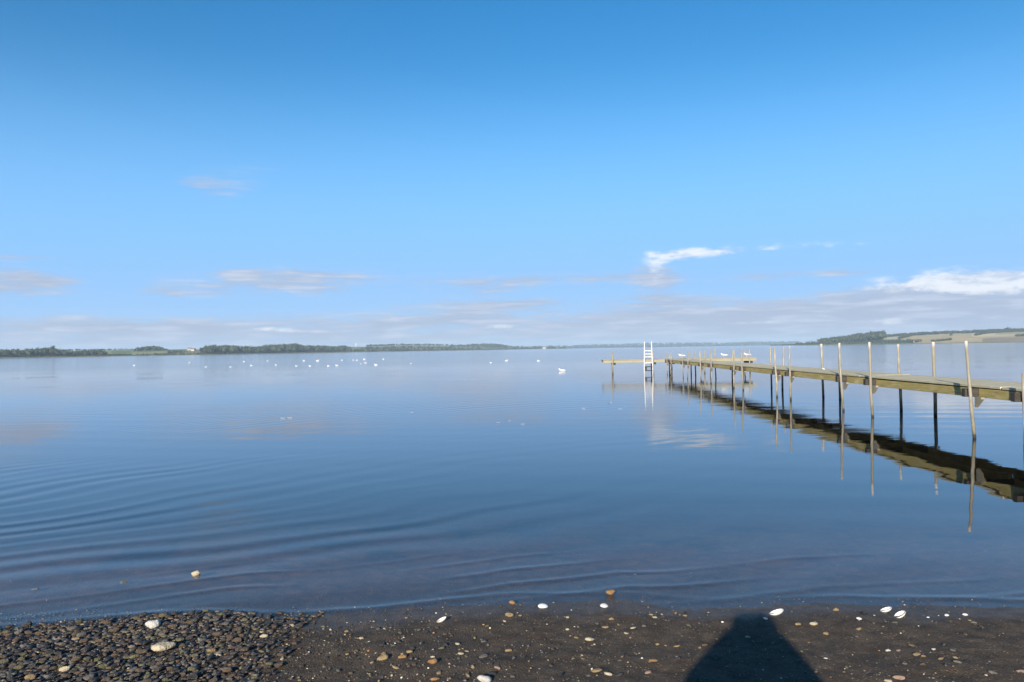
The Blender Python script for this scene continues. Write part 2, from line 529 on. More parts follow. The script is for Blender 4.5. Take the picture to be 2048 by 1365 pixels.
def c_left(x, t):
    if t < .04: return REED
    if 140 < x < 262 and t > .25: return (.21, .235, .10) if x < 225 else GREEN
    if 262 <= x < 335 and t > .12 and t < .55: return (.26, .25, .12)
    if 345 < x < 402: return (.20, .19, .08) if t < .7 else GREEN
    if 690 < x < 735: return (.17, .19, .075)
    if 735 < x < 900 and int(t * 5) % 2: return (.21, .20, .12)
    if x > 900 and int(t * 4) % 3 == 1: return (.15, .16, .09)
    return WOODLAND if t < .5 else GREEN
left = Shore('hills', 'low wooded and farmed shore across the lake', [(-900, 700, 260, 10), (-300, 850, 350, 10), (0, 1000, 420, 8), (120, 1080, 430, 10), (160, 1120, 430, 12.5), (215, 1150, 480, 12.5), (300, 1200, 480, 12.5),
    (400, 1300, 480, 12.5), (520, 1450, 520, 12), (600, 1550, 560, 14), (720, 1800, 700, 17), (800, 2000, 800, 21), (900, 2300, 900, 20), (980, 2600, 900, 22), (1040, 2900, 800, 12), (1100, 3100, 600, 6), (1140, 3200, 300, 2)], c_left)

def c_far(x, t):
    k = int(t * 6 + x / 37) % 4
    return (WOODLAND, GREEN, (.15, .15, .09), WOODLAND)[k]
far_shore = Shore('hills', 'distant low blue hills at the end of the lake', [(960, 4300, 900, 5), (1060, 4500, 1200, 9), (1200, 4900, 1400, 18), (1300, 5100, 1400, 24), (1360, 5200, 1400, 26), (1440, 5300, 1400, 20), (1520, 5200, 1400, 23), (1580, 5000, 1300, 18), (1660, 4600, 1000, 12), (1760, 4300, 800, 8)], c_far)

def c_right(x, t):
    if t < .05: return REED
    if x < 1690: return WOODLAND if t > .3 else GREEN
    if x < 1768: return WOODLAND if t > .45 else (.09, .11, .045)
    if x < 1803: return STRAW if t > .55 else (.085, .105, .045)
    if x < 1830 and t < .45: return (.09, .11, .045)
    if x > 1955 and t > .62 and t < .86 and x < 1975: return STRAW
    if x > 1965 and t < .35: return (.27, .215, .14)
    if x > 1990 and t > .6: return (.34, .28, .15)
    if t > .93: return WOODLAND
    return TAN if x < 1945 else STRAW if t > .5 else TAN
right = Shore('hills', 'golden stubble fields on the headland at the right', [(1540, 1900, 60, 1.5), (1590, 1750, 160, 3), (1635, 1600, 300, 6), (1700, 1480, 420, 11), (1770, 1420, 480, 16), (1850, 1380, 520, 21), (1950, 1330, 560, 25), (2048, 1300, 580, 27), (2300, 1200, 600, 30), (2900, 1000, 600, 30)], c_right)

ICO = bmesh.new(); bmesh.ops.create_icosphere(ICO, subdivisions=1, radius=1)
ICO_V = np.array([v.co[:] for v in ICO.verts]); ICO.verts.index_update()
ICO_F = np.array([[v.index for v in f.verts] for f in ICO.faces]); ICO.free()

class Leaves:
    """gathers crowns made of a rough core and many leaf clumps"""
    def __init__(s): s.V = []; s.F = []; s.n = 0
    def add(s, V, Fq):
        s.V.append(V); s.F.append(Fq + s.n); s.n += len(V)
    def crown(s, p, h, w, n=46, conical=False):
        p = np.asarray(p, float)
        cen = p + (0, 0, h * .55)
        core = ICO_V * rng.uniform(.75, 1.0, (len(ICO_V), 1)) * (w * .40, w * .40, h * .42)
        if conical: core[:, :2] *= np.clip(1.15 - (core[:, 2:3] / (h * .45) * .5 + .5), .12, 1)
        s.add(cen + core, ICO_F)
        d = rng.normal(size=(n, 3)); d /= np.linalg.norm(d, axis=1)[:, None]
        r = rng.uniform(.72, 1.06, (n, 1))
        q = d * r * (w * .5, w * .5, h * .47)
        if conical: q[:, :2] *= np.clip(1.15 - (q[:, 2:3] / (h * .47) * .5 + .5), .10, 1)
        q += cen
        k = rng.uniform(.10, .20, (n, 1)) * w * .8
        a = rng.normal(size=(n, 3)); a /= np.linalg.norm(a, axis=1)[:, None]
        b = np.cross(a, rng.normal(size=(n, 3))); b /= np.linalg.norm(b, axis=1)[:, None]
        V = np.stack([q - a * k, q + b * k, q + a * k * .9 + b * k * .2], 1).reshape(-1, 3)
        s.add(V, np.arange(3 * n).reshape(-1, 3))
    def build(s, name, parent=None):
        return link(name, mesh_np(name, np.concatenate(s.V), np.concatenate(s.F), m_leaf, False), parent)

def top_z(x, ytop, Y):
    d = ray(x, ytop)
    return H + d.z / d.y * Y

def wood(label, shore, x0, x1, t0, t1, n, tops=None, hmin=6, hmax=13, name='wood', wide=1.0, conical=0.0):
    """trees filling a strip of a shore; tops = treeline in photo (column, row) that the crowns reach"""
    L = Leaves()
    for _ in range(n):
        x = random.uniform(x0, x1); tt = random.uniform(t0, t1)
        p = shore.at(x, tt)
        h = random.uniform(hmin, hmax)
        if tops:
            y = np.interp(x, [q[0] for q in tops], [q[1] for q in tops])
            h = min(max(top_z(x, y, p[1]) - p[2], 3.0), 24) * random.uniform(.72, 1.02)
        L.crown(p - (0, 0, .4), h, h * random.uniform(.7, 1.15) * wide, 30, random.random() < conical)
    return tag(L.build(name), label, kind='stuff')

wood('dense dark wood along the water at the left of the lake', left, -10, 128, .05, .5, 130, [(0, 698), (60, 697), (95, 694), (128, 698)])
wood('dark wood left of the first green field', left, 128, 214, .03, .25, 80, [(128, 700), (150, 702), (170, 699), (200, 697), (214, 704)])
wood('low line of waterside bushes below the green field', left, 214, 402, .01, .05, 100, None, 2, 3.8)
wood('round wooded rise between two fields', left, 266, 336, .55, 1.0, 80, [(266, 698), (280, 694), (300, 690), (318, 692), (336, 699)])
wood('hedge line along the crest behind the green field', left, 128, 270, .94, 1.0, 90, None, 2.5, 4.5)
wood('low trees right of the wooded rise', left, 336, 372, .25, .6, 30, [(336, 699), (372, 701)])
wood('long wood with a rounded left end', left, 402, 520, .04, .7, 190, [(402, 698), (412, 690), (425, 689), (460, 690), (490, 692), (520, 692)])
wood('highest dark wood on the far shore', left, 516, 604, .04, .7, 170, [(516, 692), (535, 689), (560, 688), (592, 687), (604, 690)])
wood('wood sloping down towards the pale tower', left, 600, 700, .04, .75, 170, [(600, 690), (640, 690), (665, 692), (690, 690), (700, 693)])
wood('hedgerow on the crest right of the pale tower', left, 735, 905, .9, 1.0, 120, None, 5, 9, wide=1.4)
wood('scattered hedges on the striped fields', left, 720, 905, .35, .45, 70, None, 4, 8, wide=1.6)
wood('waterside trees under the striped fields', left, 700, 960, .03, .12, 110, None, 4, 9, wide=1.3)
wood('bluish wooded hump at the end of the left shore', left, 900, 1030, .4, 1.0, 150, [(900, 690), (940, 688), (975, 686), (1000, 688), (1030, 693)], wide=1.3)
wood('thin line of trees where the left shore ends', left, 1025, 1130, .05, .8, 70, None, 4, 9, wide=1.6)
wood('faint treeline along the most distant hills', far_shore, 1000, 1700, .75, 1.0, 300, None, 8, 16, wide=2.4)
wood('faint woods on the slope of the most distant hills', far_shore, 1040, 1700, .05, .7, 260, None, 8, 14, wide=2.2)
wood('dark conifer wood on the point of the headland', right, 1636, 1770, .5, 1.0, 240, [(1636, 677), (1680, 672), (1720, 666), (1752, 662), (1768, 661)], conical=.45)
wood('low bushes at the foot of the conifer wood', right, 1590, 1770, .05, .45, 190, None, 2.5, 6)
wood('bushes beside the shore below the pale fields', right, 1768, 1842, .10, .34, 70, None, 3, 7)
wood('long dark hedge along the crest of the headland', right, 1765, 2300, .93, 1.02, 700, None, 5, 9, wide=1.5)

def hedge(label, shore, x0, t0, x1, t1, n, h0, h1):
    L = Leaves()
    for i in range(n):
        f = (i + random.random()) / n
        L.crown(shore.at(x0 + (x1 - x0) * f, t0 + (t1 - t0) * f + random.uniform(-.01, .01)) - (0, 0, .4), random.uniform(h0, h1), random.uniform(h0, h1) * 1.5, 26)
    tag(L.build('hedgerow'), label, 'hedge', 'hedgerows on the headland fields')
hedge('short dark hedge low on the first golden field', right, 1864, .14, 1902, .26, 40, 3, 5)
hedge('sloping hedge between the two golden fields', right, 1950, .55, 1990, .78, 44, 4, 6)
hedge('hedge climbing from the sloping hedge to the crest', right, 1985, .76, 2050, .92, 60, 4, 6.5)
hedge('dark clump of bushes at the edge of the second golden field', right, 2032, .38, 2060, .42, 26, 4, 6)
hedge('hedge between the small straw field and the first golden field', right, 1798, .55, 1822, .85, 40, 4, 7)

def lone_tree(label, shore, x, t, h, w, conical=False):
    p = shore.at(x, t)
    r = empty('tree', tuple(p))
    tag(r, label, 'tree', 'single trees on the far shore')
    L = Leaves(); L.crown((0, 0, h * .12), h * .9, w, 90, conical); L.build('crown', r)
    bm = bmesh.new(); bm_tube(bm, [(0, 0, -.3), (0, 0, h * .4)], [.35, .2], 6)
    link('trunk', mesh_bm('trunk', bm, m_bark), r)
for a in [('tall tree standing above the dark wood at the far left', 106, .42, 15.5, 8), ('round tree topping the highest dark wood', 592, .6, 15.5, 15),
          ('broad tree at the left edge of the wooded rise', 276, .5, 9, 10), ('tree at the right end of the long dark wood, beside the field', 402, .3, 9, 9),
          ('tall pointed conifer at the right end of the headland wood', 1757, .9, 15, 8), ('tree rising from the hedge on the crest of the headland', 2016, 1.0, 11, 14),
          ('tree at the bend of the hedge on the first golden field', 1902, .58, 6, 7)]:
    sh = right if a[1] > 1500 else left
    lone_tree(a[0], sh, *a[1:], conical='conifer' in a[0])

m_render = simple('white_render', (.42, .41, .39), .8)
m_tile = simple('roof_tile', (.16, .11, .09), .8)
m_pane = simple('dark_glass', (.03, .035, .04), .15)
def house(label, shore, x, t, L, Wd, Hh, rz, cat='house', dz=0):
    p = shore.at(x, t)
    r = empty('farmhouse', (p[0], p[1], p[2] + dz), rz)
    tag(r, label, cat, 'pale houses on the far shore')
    bm = bmesh.new(); bm_box(bm, -L / 2, L / 2, -Wd / 2, Wd / 2, -1, Hh)
    link('wall', mesh_bm('wall', bm, m_render), r)
    bm = bmesh.new()
    q = [bm.verts.new(v) for v in [(-L / 2 - .3, -Wd / 2 - .3, Hh), (L / 2 + .3, -Wd / 2 - .3, Hh), (L / 2 + .3, Wd / 2 + .3, Hh), (-L / 2 - .3, Wd / 2 + .3, Hh), (-L / 2 - .3, 0, Hh + Wd * .42), (L / 2 + .3, 0, Hh + Wd * .42)]]
    for f in ((0, 1, 5, 4), (2, 3, 4, 5), (0, 4, 3), (1, 2, 5), (3, 2, 1, 0)): bm.faces.new([q[i] for i in f])
    link('roof', mesh_bm('roof', bm, m_tile), r)
    bm = bmesh.new(); bm_box(bm, -.55, .55, -.04, .04, -.65, .65); wm = mesh_bm('window', bm, m_pane)
    for k in range(3): link('window', wm, r, (-L * .3 + k * L * .3, -Wd / 2 - .03, Hh * .55))
house('small white house by the water below the golden field', right, 1832, .12, 7, 6, 3.2, .2)
house('white farmhouse in the yellowish field on the left shore', left, 387, .55, 8, 6, 3.2, -.3)
house('smaller pale farm building left of the white farmhouse', left, 379, .7, 8, 6, 3.2, .3)
house('pale house among trees at the water under the hazy hills', left, 1088, .2, 14, 9, 5, 0)
tp = left.at(712, .9)
tw = empty('tower', tuple(tp)); tag(tw, 'slender pale tower rising above the treeline', 'tower')
bm = bmesh.new(); bm_box(bm, -1.2, 1.2, -1.2, 1.2, -1, 9); link('shaft', mesh_bm('shaft', bm, m_render), tw)
bm = bmesh.new(); bmesh.ops.create_cone(bm, cap_ends=True, segments=4, radius1=1.9, radius2=.1, depth=4, matrix=Matrix.Translation((0, 0, 11)) @ Matrix.Rotation(R(45), 4, 'Z'))
link('roof', mesh_bm('roof', bm, m_render), tw)

# ------------------------------------------------------------------ jetty
JX0, JROT = 4.5 * H, -math.atan(.04)
jetty = empty('jetty', (JX0, 0, 0), JROT)
tag(jetty, 'long wooden jetty on thin poles ending in a cross platform', 'jetty')
DZ = .548 * H                   # deck height
PW = .205
XN, XF = 0.0, .86 * H           # pole rows
DX0, DX1 = .12, XF - .12
def rod_mesh(n, hgt, r0, r1, lean, seed, bottom):
    rr = random.Random(seed)
    bm = bmesh.new()
    pts = []; rad = []
    for k in range(7):
        f = k / 6
        z = bottom + (hgt - bottom) * f
        pts.append((lean[0] * (z / hgt) + rr.uniform(-.013, .013), lean[1] * (z / hgt) + rr.uniform(-.013, .013), z))
        rad.append((r0 + (r1 - r0) * f) * rr.uniform(.94, 1.06))
    bm_tube(bm, pts, rad, 9)
    return mesh_bm(n, bm, m_post, True)
def board(n, L, w, th, m, bev=.006):
    bm = bmesh.new(); bm_box(bm, -w / 2, w / 2, 0, L, -th, 0, bev)
    return mesh_bm(n, bm, m)
def beam_x(n, x0, x1, w, z0, z1, m):
    bm = bmesh.new(); bm_box(bm, x0, x1, -w / 2, w / 2, z0, z1, .006)
    return mesh_bm(n, bm, m)
def brace_mesh():
    bm = bmesh.new()
    prof = [(-.02, 0), (-.21, 0), (-.21, -.035), (-.02, -.19)]
    a = [bm.verts.new((-.03, y, z)) for y, z in prof]; b = [bm.verts.new((.03, y, z)) for y, z in prof]
    bm.faces.new(a); bm.faces.new(b[::-1])
    for i in range(4): bm.faces.new((a[i], b[i], b[(i + 1) % 4], a[(i + 1) % 4]))
    bmesh.ops.recalc_face_normals(bm, faces=bm.faces)
    return mesh_bm('brace', bm, m_post)
BR = brace_mesh()
#        distance/H, near pole height/H, near lean, far pole height/H, far lean
TRES = [(3.75, .98, (0, 0), .99, (0, 0)), (4.55, 1.0, (0, 0), 1.0, (0, 0)),
        (6.92, .70, (-.01, .0), .95, (.02, 0)), (7.74, 1.012, (-.095, .0), 1.0, (0, 0)), (10.13, 1.02, (-.03, 0), 1.01, (-.02, 0)), (11.1, 1.01, (-.07, .02), .985, (-.03, 0)),
        (13.45, .975, (.01, 0), 1.02, (.02, 0)), (14.2, .94, (-.06, 0), 1.01, (-.04, 0)), (16.6, .90, (-.05, 0), .95, (.09, 0)), (17.4, .91, (.04, 0), .95, (-.02, 0)),
        (19.75, .87, (.03, 0), .90, (-.06, 0)), (20.9, .90, (-.09, 0), .86, (.04, 0)), (22.9, .86, (.05, 0), .92, (-.04, 0)), (23.6, .80, (-.05, 0), .90, (.03, 0)), (25.9, .78, (.03, 0), .85, (0, 0)), (26.6, .84, (-.02, 0), .80, (.02, 0))]
beam_pl = beam_x('crossbeam', -.11, XF + .11, .12, DZ - .20, DZ - .055, m_shade)
beam_ys = []
for i, (yh, hn, ln, hf, lf) in enumerate(TRES):
    y = yh * H
    bot = -1.7 if y > 12 else -.9
    rn = random.uniform(.027, .033)
    pn = link('post', rod_mesh('post', hn * H, rn * 1.1, rn * .85, ln, 100 + i, bot), jetty, (XN, y, 0))
    link('brace', BR, pn, (.03, -.02, DZ - .20))
    rf = random.uniform(.033, .040)
    link('post', rod_mesh('post', hf * H, rf * 1.1, rf * .85, lf, 200 + i, bot), jetty, (XF, y + random.uniform(-.1, .1), 0))
    link('crossbeam', beam_pl, jetty, (0, y + .115, random.uniform(-.012, .004)))
    beam_ys.append(y + .115)
T0 = 27.55 * H; T1 = T0 + 1.45    # cross platform
YS = 4.0
ends = [YS] + [((TRES[k][0] + TRES[k + 1][0]) / 2) * H + .1 for k in range(0, len(TRES), 2)] + [T0 - .006]
npl = 6
pw = (DX1 - DX0) / npl
sag = []
for a, b in zip(ends, ends[1:]):
    me = board('plank', b - a - .03, pw - .012, .045, m_plank)
    lift = random.uniform(-.012, .014) * .3
    sag.append((a, b, lift))
    for k in range(npl):
        link('plank', me, jetty, (DX0 + pw * (k + .5), a + .015 + random.uniform(-.012, .012), DZ + lift + random.uniform(-.003, .003)), (random.uniform(-.0004, .0004), random.uniform(-.005, .005), random.uniform(-.0016, .0016)))
bs = [YS] + beam_ys + [T0 - .01]
for a, b in zip(bs, bs[1:]):
    L = b - a - .13
    if L < .2: continue
    me = board('stringer', L, .055, .155, m_beam)
    for x in (DX0 + .035, (DX0 + DX1) / 2, DX1 - .035):
        link('stringer', me, jetty, (x, a + .065, DZ - .064 + random.uniform(-.004, .004)), (random.uniform(-.002, .002), 0, 0))
# platform across the end
TX0, TX1 = -2.22 * H, 3.45 * H
halves = [(TX0, -.35), (-.34, DX1 + .5), (DX1 + .51, TX1)]
tp_w = (T1 - T0) / 7
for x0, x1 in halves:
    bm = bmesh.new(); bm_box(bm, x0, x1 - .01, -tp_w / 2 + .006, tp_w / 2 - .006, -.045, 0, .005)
    me = mesh_bm('plank', bm, m_dimmed)
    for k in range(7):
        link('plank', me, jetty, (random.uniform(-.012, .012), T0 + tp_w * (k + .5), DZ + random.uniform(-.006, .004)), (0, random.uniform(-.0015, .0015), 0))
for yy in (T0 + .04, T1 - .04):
    link('stringer', beam_x('stringer', TX0 + .02, TX1 - .02, .055, DZ - .20, DZ - .052, m_dimmed), jetty, (0, yy, 0))
bmx = bmesh.new(); bm_box(bmx, -.06, .06, T0 - .10, T1 + .10, DZ - .335, DZ - .204, .006); beam_t = mesh_bm('crossbeam', bmx, m_shade)
for k, (x, hn, hf, ln) in enumerate([(TX0 + .62, .83, .84, .0), (-.62, .86, .8, .02), (.55, .72, .7, -.02), (2.6, .84, .8, .03), (TX1 - .45, .86, .86, -.03)]):
    link('post', rod_mesh('post', hn * H, .047, .04, (ln, 0), 300 + k, -1.9), jetty, (x, T0 - .06, 0))
    link('post', rod_mesh('post', hf * H, .045, .036, (-ln, 0), 320 + k, -1.9), jetty, (x + .12, T1 + .06, 0))
    link('crossbeam', beam_t, jetty, (x + .12, 0, 0))

JM = Matrix.Translation((JX0, 0, 0)) @ Matrix.Rotation(JROT, 4, 'Z')
# swim ladder fixed to the front of the platform
lp = JM @ Vector((-.93, T0 - .13, 0))
lad = empty('swim_ladder', (lp.x, lp.y, 0), JROT)
tag(lad, 'white swim ladder with high rails at the end platform of the jetty', 'ladder')
for sx_ in (-1, 1):
    bm = bmesh.new(); bm_tube(bm, [(sx_ * .27, -.06, -.7), (sx_ * .265, -.04, .6), (sx_ * .25, 0, DZ), (sx_ * .23, .03, 1.5), (sx_ * .225, .03, 2.04)], .034, 8)
    link('rail', mesh_bm('rail', bm, m_white, True), lad)
bm = bmesh.new(); bm_box(bm, -.235, .235, -.03, .03, -.026, .026, .006); rung = mesh_bm('rung', bm, m_white)
for z, y in ((1.46, .03), (1.26, .02), (1.08, .01), (.70, -.03), (-.25, -.055)): link('rung', rung, lad, (0, y, z))
bm = bmesh.new(); bm_box(bm, -.24, .24, -.07, .07, -.03, .03, .006); step = mesh_bm('step', bm, m_black)
for z in (.46, .22): link('step', step, lad, (0, -.04, z))
bm = bmesh.new(); bm_box(bm, -.22, -.10, -.02, .02, .252, .43); link('step_bracket', mesh_bm('step_bracket', bm, m_black), lad, (0, -.04, 0))

# ------------------------------------------------------------------ birds
m_bird = simple('white_plumage', (.50, .51, .52), .7, .05)
m_wing = simple('grey_plumage', (.42, .44, .47), .7, .1)
m_bill = simple('orange_bill', (.6, .25, .05), .5)
def skin_mesh(name, verts, edges, radii, m, sub=2):
    """one continuous body grown round a skeleton"""
    me = bpy.data.meshes.new(name)
    me.from_pydata(verts, edges, [])
    ob = bpy.data.objects.new(name, me); C.objects.link(ob)
    md = ob.modifiers.new('Skin', 'SKIN'); md.use_smooth_shade = True
    sv = me.skin_vertices[0].data
    for v, r in zip(sv, radii):
        v.radius = r if isinstance(r, tuple) else (r, r)
    sv[0].use_root = True
    ss = ob.modifiers.new('Sub', 'SUBSURF'); ss.levels = sub; ss.render_levels = sub
    dg = bpy.context.evaluated_depsgraph_get(); dg.update()
    nm = bpy.data.meshes.new_from_object(ob.evaluated_get(dg))
    nm.name = name
    bpy.data.objects.remove(ob); 
    nm.materials.clear(); nm.materials.append(m)
    return nm
swan_m = skin_mesh('bird_body', [(0, .1, .12), (0, -.25, .14), (0, -.55, .24), (0, .38, .16), (0, .46, .32), (0, .42, .46), (0, .48, .58), (0, .60, .58)],
                   [(0, 1), (1, 2), (0, 3), (3, 4), (4, 5), (5, 6), (6, 7)], [(.24, .20), (.23, .19), (.06, .05), (.15, .14), .075, .065, .065, .055], m_bird)
bm = bmesh.new(); bmesh.ops.create_cone(bm, cap_ends=True, segments=8, radius1=.035, radius2=.012, depth=.14, matrix=Matrix.Translation((0, .70, .565)) @ Matrix.Rotation(R(-100), 4, 'X'))
swan_b = mesh_bm('bill', bm, m_bill, True)
gull_m = skin_mesh('gull_body', [(0, .02, .17), (0, -.10, .16), (0, -.26, .13), (0, .10, .20), (0, .14, .26), (0, .17, .27)],
                   [(0, 1), (1, 2), (0, 3), (3, 4), (4, 5)], [(.072, .068), (.06, .055), (.018, .012), (.052, .05), .040, .034], m_bird)
gw = bmesh.new()
for sx_ in (-1, 1):
    r = bmesh.ops.create_icosphere(gw, subdivisions=2, radius=1)
    for v in r['verts']:
        v.co = Vector((sx_ * .058 + v.co.x * .022, -.10 + v.co.y * .17, .175 + v.co.z * .045 + v.co.y * .012))
gull_w = mesh_bm('wings', gw, m_wing, True)
bm = bmesh.new(); bmesh.ops.create_cone(bm, cap_ends=True, segments=7, radius1=.012, radius2=.003, depth=.05, matrix=Matrix.Translation((0, .225, .264)) @ Matrix.Rotation(R(-95), 4, 'X'))
gull_b = mesh_bm('bill', bm, m_bill, True)
bm = bmesh.new(); bm_tube(bm, [(0, 0, 0), (0, 0, .12)], .006, 6); gull_l = mesh_bm('leg', bm, m_bill)

def swan(x, y, rz, s, label):
    p = on_water(x, y)
    rz = math.copysign(1.57, rz) + random.uniform(-.35, .35); s *= .40
    r = empty('bird', (p.x, p.y, -.03), rz); r.scale = (s, s, s)
    tag(r, label, 'bird', 'white birds afloat far out on the lake')
    link('body', swan_m, r); link('bill', swan_b, r)
SW_GEN = 'white bird afloat in the scattered flock below the far woods'
for x, y, s, rz, lab in [(268, 731.5, .85, -1.4, 'large lone white bird leftmost of the flock, below the green field'), (379, 726, .8, .4, 'white bird below the white farmhouse, second from the left of the flock'),
        (412, 734.5, .6, 2, None), (461, 734.5, .6, -1, None), (488, 724, .95, .3, 'bright white bird below the left end of the long dark wood'), (503, 731.5, .75, 1.2, None), (535, 722.5, .9, -1.2, None), (552, 730.5, .65, .5, None),
        (593, 732.5, .65, 2.2, None), (608, 722.5, 1.1, 1.4, 'white bird left beside the largest pair below the highest wood'), (620, 732.5, .75, .2, None), (635, 722.5, 1.45, -1.3, 'largest white bird of the flock, below the wood left of the pale tower'), (657, 732.5, .7, 1, None),
        (674, 731.5, .85, .2, None), (684, 721, .9, .1, None), (707, 721, .85, 1.5, None), (714, 721, .9, -1.5, None), (722, 728, .5, 1, None), (729, 719.5, 1.4, 1.4, 'big white bird below the pale tower'), (731, 726.5, .75, -.8, None),
        (752, 730.5, .9, 1.4, 'white bird lowest at the right end of the flock'), (767, 719, 1.0, 1.4, 'white bird below the striped fields, right end of the flock'), (822, 727.5, .5, .2, 'small white bird alone right of the flock'),
        (982, 726, .7, 1.4, 'small white bird below the bluish wooded hump, left of another'), (1013, 722, 1.0, -1.5, 'white bird right of the bluish wooded hump'), (1077, 722.5, .9, 1.5, 'faint white bird low in the water left of the jetty platform')]:
    swan(x, y, rz, s, lab or SW_GEN)

def gull(loc, rz, s, label, stand=True):
    r = empty('gull', tuple(loc), rz); r.scale = (s, s, s)
    tag(r, label, 'gull', 'white gulls on the jetty' if stand else 'white gulls afloat on the lake')
    dz = 0 if stand else -.125
    link('body', gull_m, r, (0, 0, dz)); link('wings', gull_w, r, (0, 0, dz)); link('bill', gull_b, r, (0, 0, dz))
    if stand:
        for sx_ in (-.025, .025): link('leg', gull_l, r, (sx_, .01, 0))
for xi, lab, rz in ((1360, 'white gull standing where the walkway meets the end platform', 1.3), (1443, 'white gull in the middle of the right arm of the platform', 1.4), (1488, 'white gull at the outer end of the right platform arm', 1.0)):
    Yt = T0 + .5
    p = JM.inverted() @ Vector(((xi - 1024) / F * (Yt + .3), Yt + .3, 0))
    w = JM @ Vector((p.x, T0 + .5, DZ + .008))
    gull(w, rz, 1.05, lab)
p = on_water(1123, 742.5); gull((p.x, p.y, 0), 1.5, 1.25, 'white gull floating alone left of the jetty platform', False)

# ------------------------------------------------------------------ shells, feathers
m_shell = simple('shell_white', (.52, .505, .48), .45, .08, 60)
def shell_mesh():
    V = []; nr, na = 7, 22
    for i in range(nr):
        f = i / (nr - 1)
        for k in range(na):
            a = 2 * math.pi * k / na
            rr = math.sin(f * math.pi / 2) * (1 + .05 * math.cos(a * 11) * f)
            V.append((rr * math.cos(a) * .5, rr * math.sin(a) * .42 * (1 if math.sin(a) > 0 else .85), -.24 * math.cos(f * math.pi / 2)))
    V = np.array(V)
    Fq = np.array([(i * na + k, i * na + (k + 1) % na, (i + 1) * na + (k + 1) % na, (i + 1) * na + k) for i in range(nr - 1) for k in range(na)])
    V2 = V * (.95, .95, .90) + (0, 0, .006)
    n = len(V)
    F2 = Fq[:, ::-1] + n
    rim = np.array([((nr - 1) * na + (k + 1) % na, (nr - 1) * na + k, n + (nr - 1) * na + k, n + (nr - 1) * na + (k + 1) % na) for k in range(na)])
    return mesh_np('shell', np.concatenate([V, V2]), np.concatenate([Fq[:, ::-1], F2[:, ::-1], rim]), m_shell)
SHELL = shell_mesh()
def shell(x, y, size, rot, label, z=.0):
    p = on_ground(x, y)
    o = link('shell', SHELL, None, (p.x, p.y, max(p.z, -.01) + z), rot, (size,) * 3)
    tag(o, label, 'shell', 'white shells along the water edge')
UP = math.pi
shell(883, 1243, .066, (-.12, -.38, .3), 'white shell lying open upward at the waterline left of the orange stones', .013)
shell(1086, 1214, .070, (UP + .2, .1, .2), 'white domed shell at the waterline right of the orange stone', .002)
shell(1208, 1213, .066, (UP + .15, .1, .9), 'white domed shell just below the round orange stone', .002)
shell(1553, 1229, .092, (-.16, -.30, .10), 'largest white shell, curved like a cup, just above the dark shadow', .018)
shell(1772, 1223, .074, (-.15, -.32, .1), 'white cupped shell left of the pair at the right waterline', .014)
shell(1800, 1234, .076, (-.10, -.50, .2), 'white cupped shell right of the pair at the right waterline', .016)
shell(1718, 1238, .040, (UP + .1, .2, .4), 'small pale shell among dark pebbles left of the pair of cupped shells')
shell(1531, 1238, .034, (UP, .3, .1), 'tiny white shell touching the right top of the dark shadow')
shell(1893, 1231, .034, (UP, 0, .8), 'small white shell nearest the right pair at the wet edge')
shell(1930, 1230, .038, (UP, .1, .3), 'rightmost small white shell at the wet edge')
dp = JM @ Vector((.80, 13.1 * H, DZ + .03))
tag(link('shell', SHELL, None, tuple(dp), (UP + .5, .3, .3), (.11,) * 3), 'white shell dropped on the walkway of the jetty', 'shell')

m_feather = simple('feather_white', (.78, .78, .76), .8, .05)
fv = []
for i in range(9):
    f = i / 8
    w = .13 * math.sin(min(1, f * 1.25 + .05) * math.pi) ** .7 * (1 if f < .85 else .5)
    for s_ in (-1, 0, 1):
        fv.append((f - .5, s_ * w, .10 * (2 * f - 1) ** 2 + (0 if s_ else .02)))
fv = np.array(fv); ff = grid_faces(9, 3)
nfe = len(fv)
FEA = mesh_np('feather', np.concatenate([fv, fv - (0, 0, .012)]), np.concatenate([ff, ff[:, ::-1] + nfe]), m_feather)
for x, y, s, lab in [(566, 838, .13, 'white feather floating in dark ripples, left of two'), (579, 837, .12, 'white feather floating in dark ripples, right of two'), (1220, 806, .14, 'white feather floating below the left arm of the platform'),
                     (1167, 818, .10, 'small white feather left of the one below the platform'), (1241, 819, .10, 'small white feather right of the one below the platform'), (996, 847, .09, 'small white feather leftmost of three on the blue water'),
                     (1019, 843, .07, 'tiny white feather in the middle of three on the blue water'), (1045, 850, .09, 'small white feather rightmost of three on the blue water'), (823, 826, .11, 'white feather afloat alone on the pale water at mid lake')]:
    p = on_water(x, y)
    tag(link('feather', FEA, None, (p.x, p.y, .012), (0, 0, random.uniform(-.6, .6)), (s, s, s * 1.4)), lab, 'feather', 'white feathers floating on the lake')

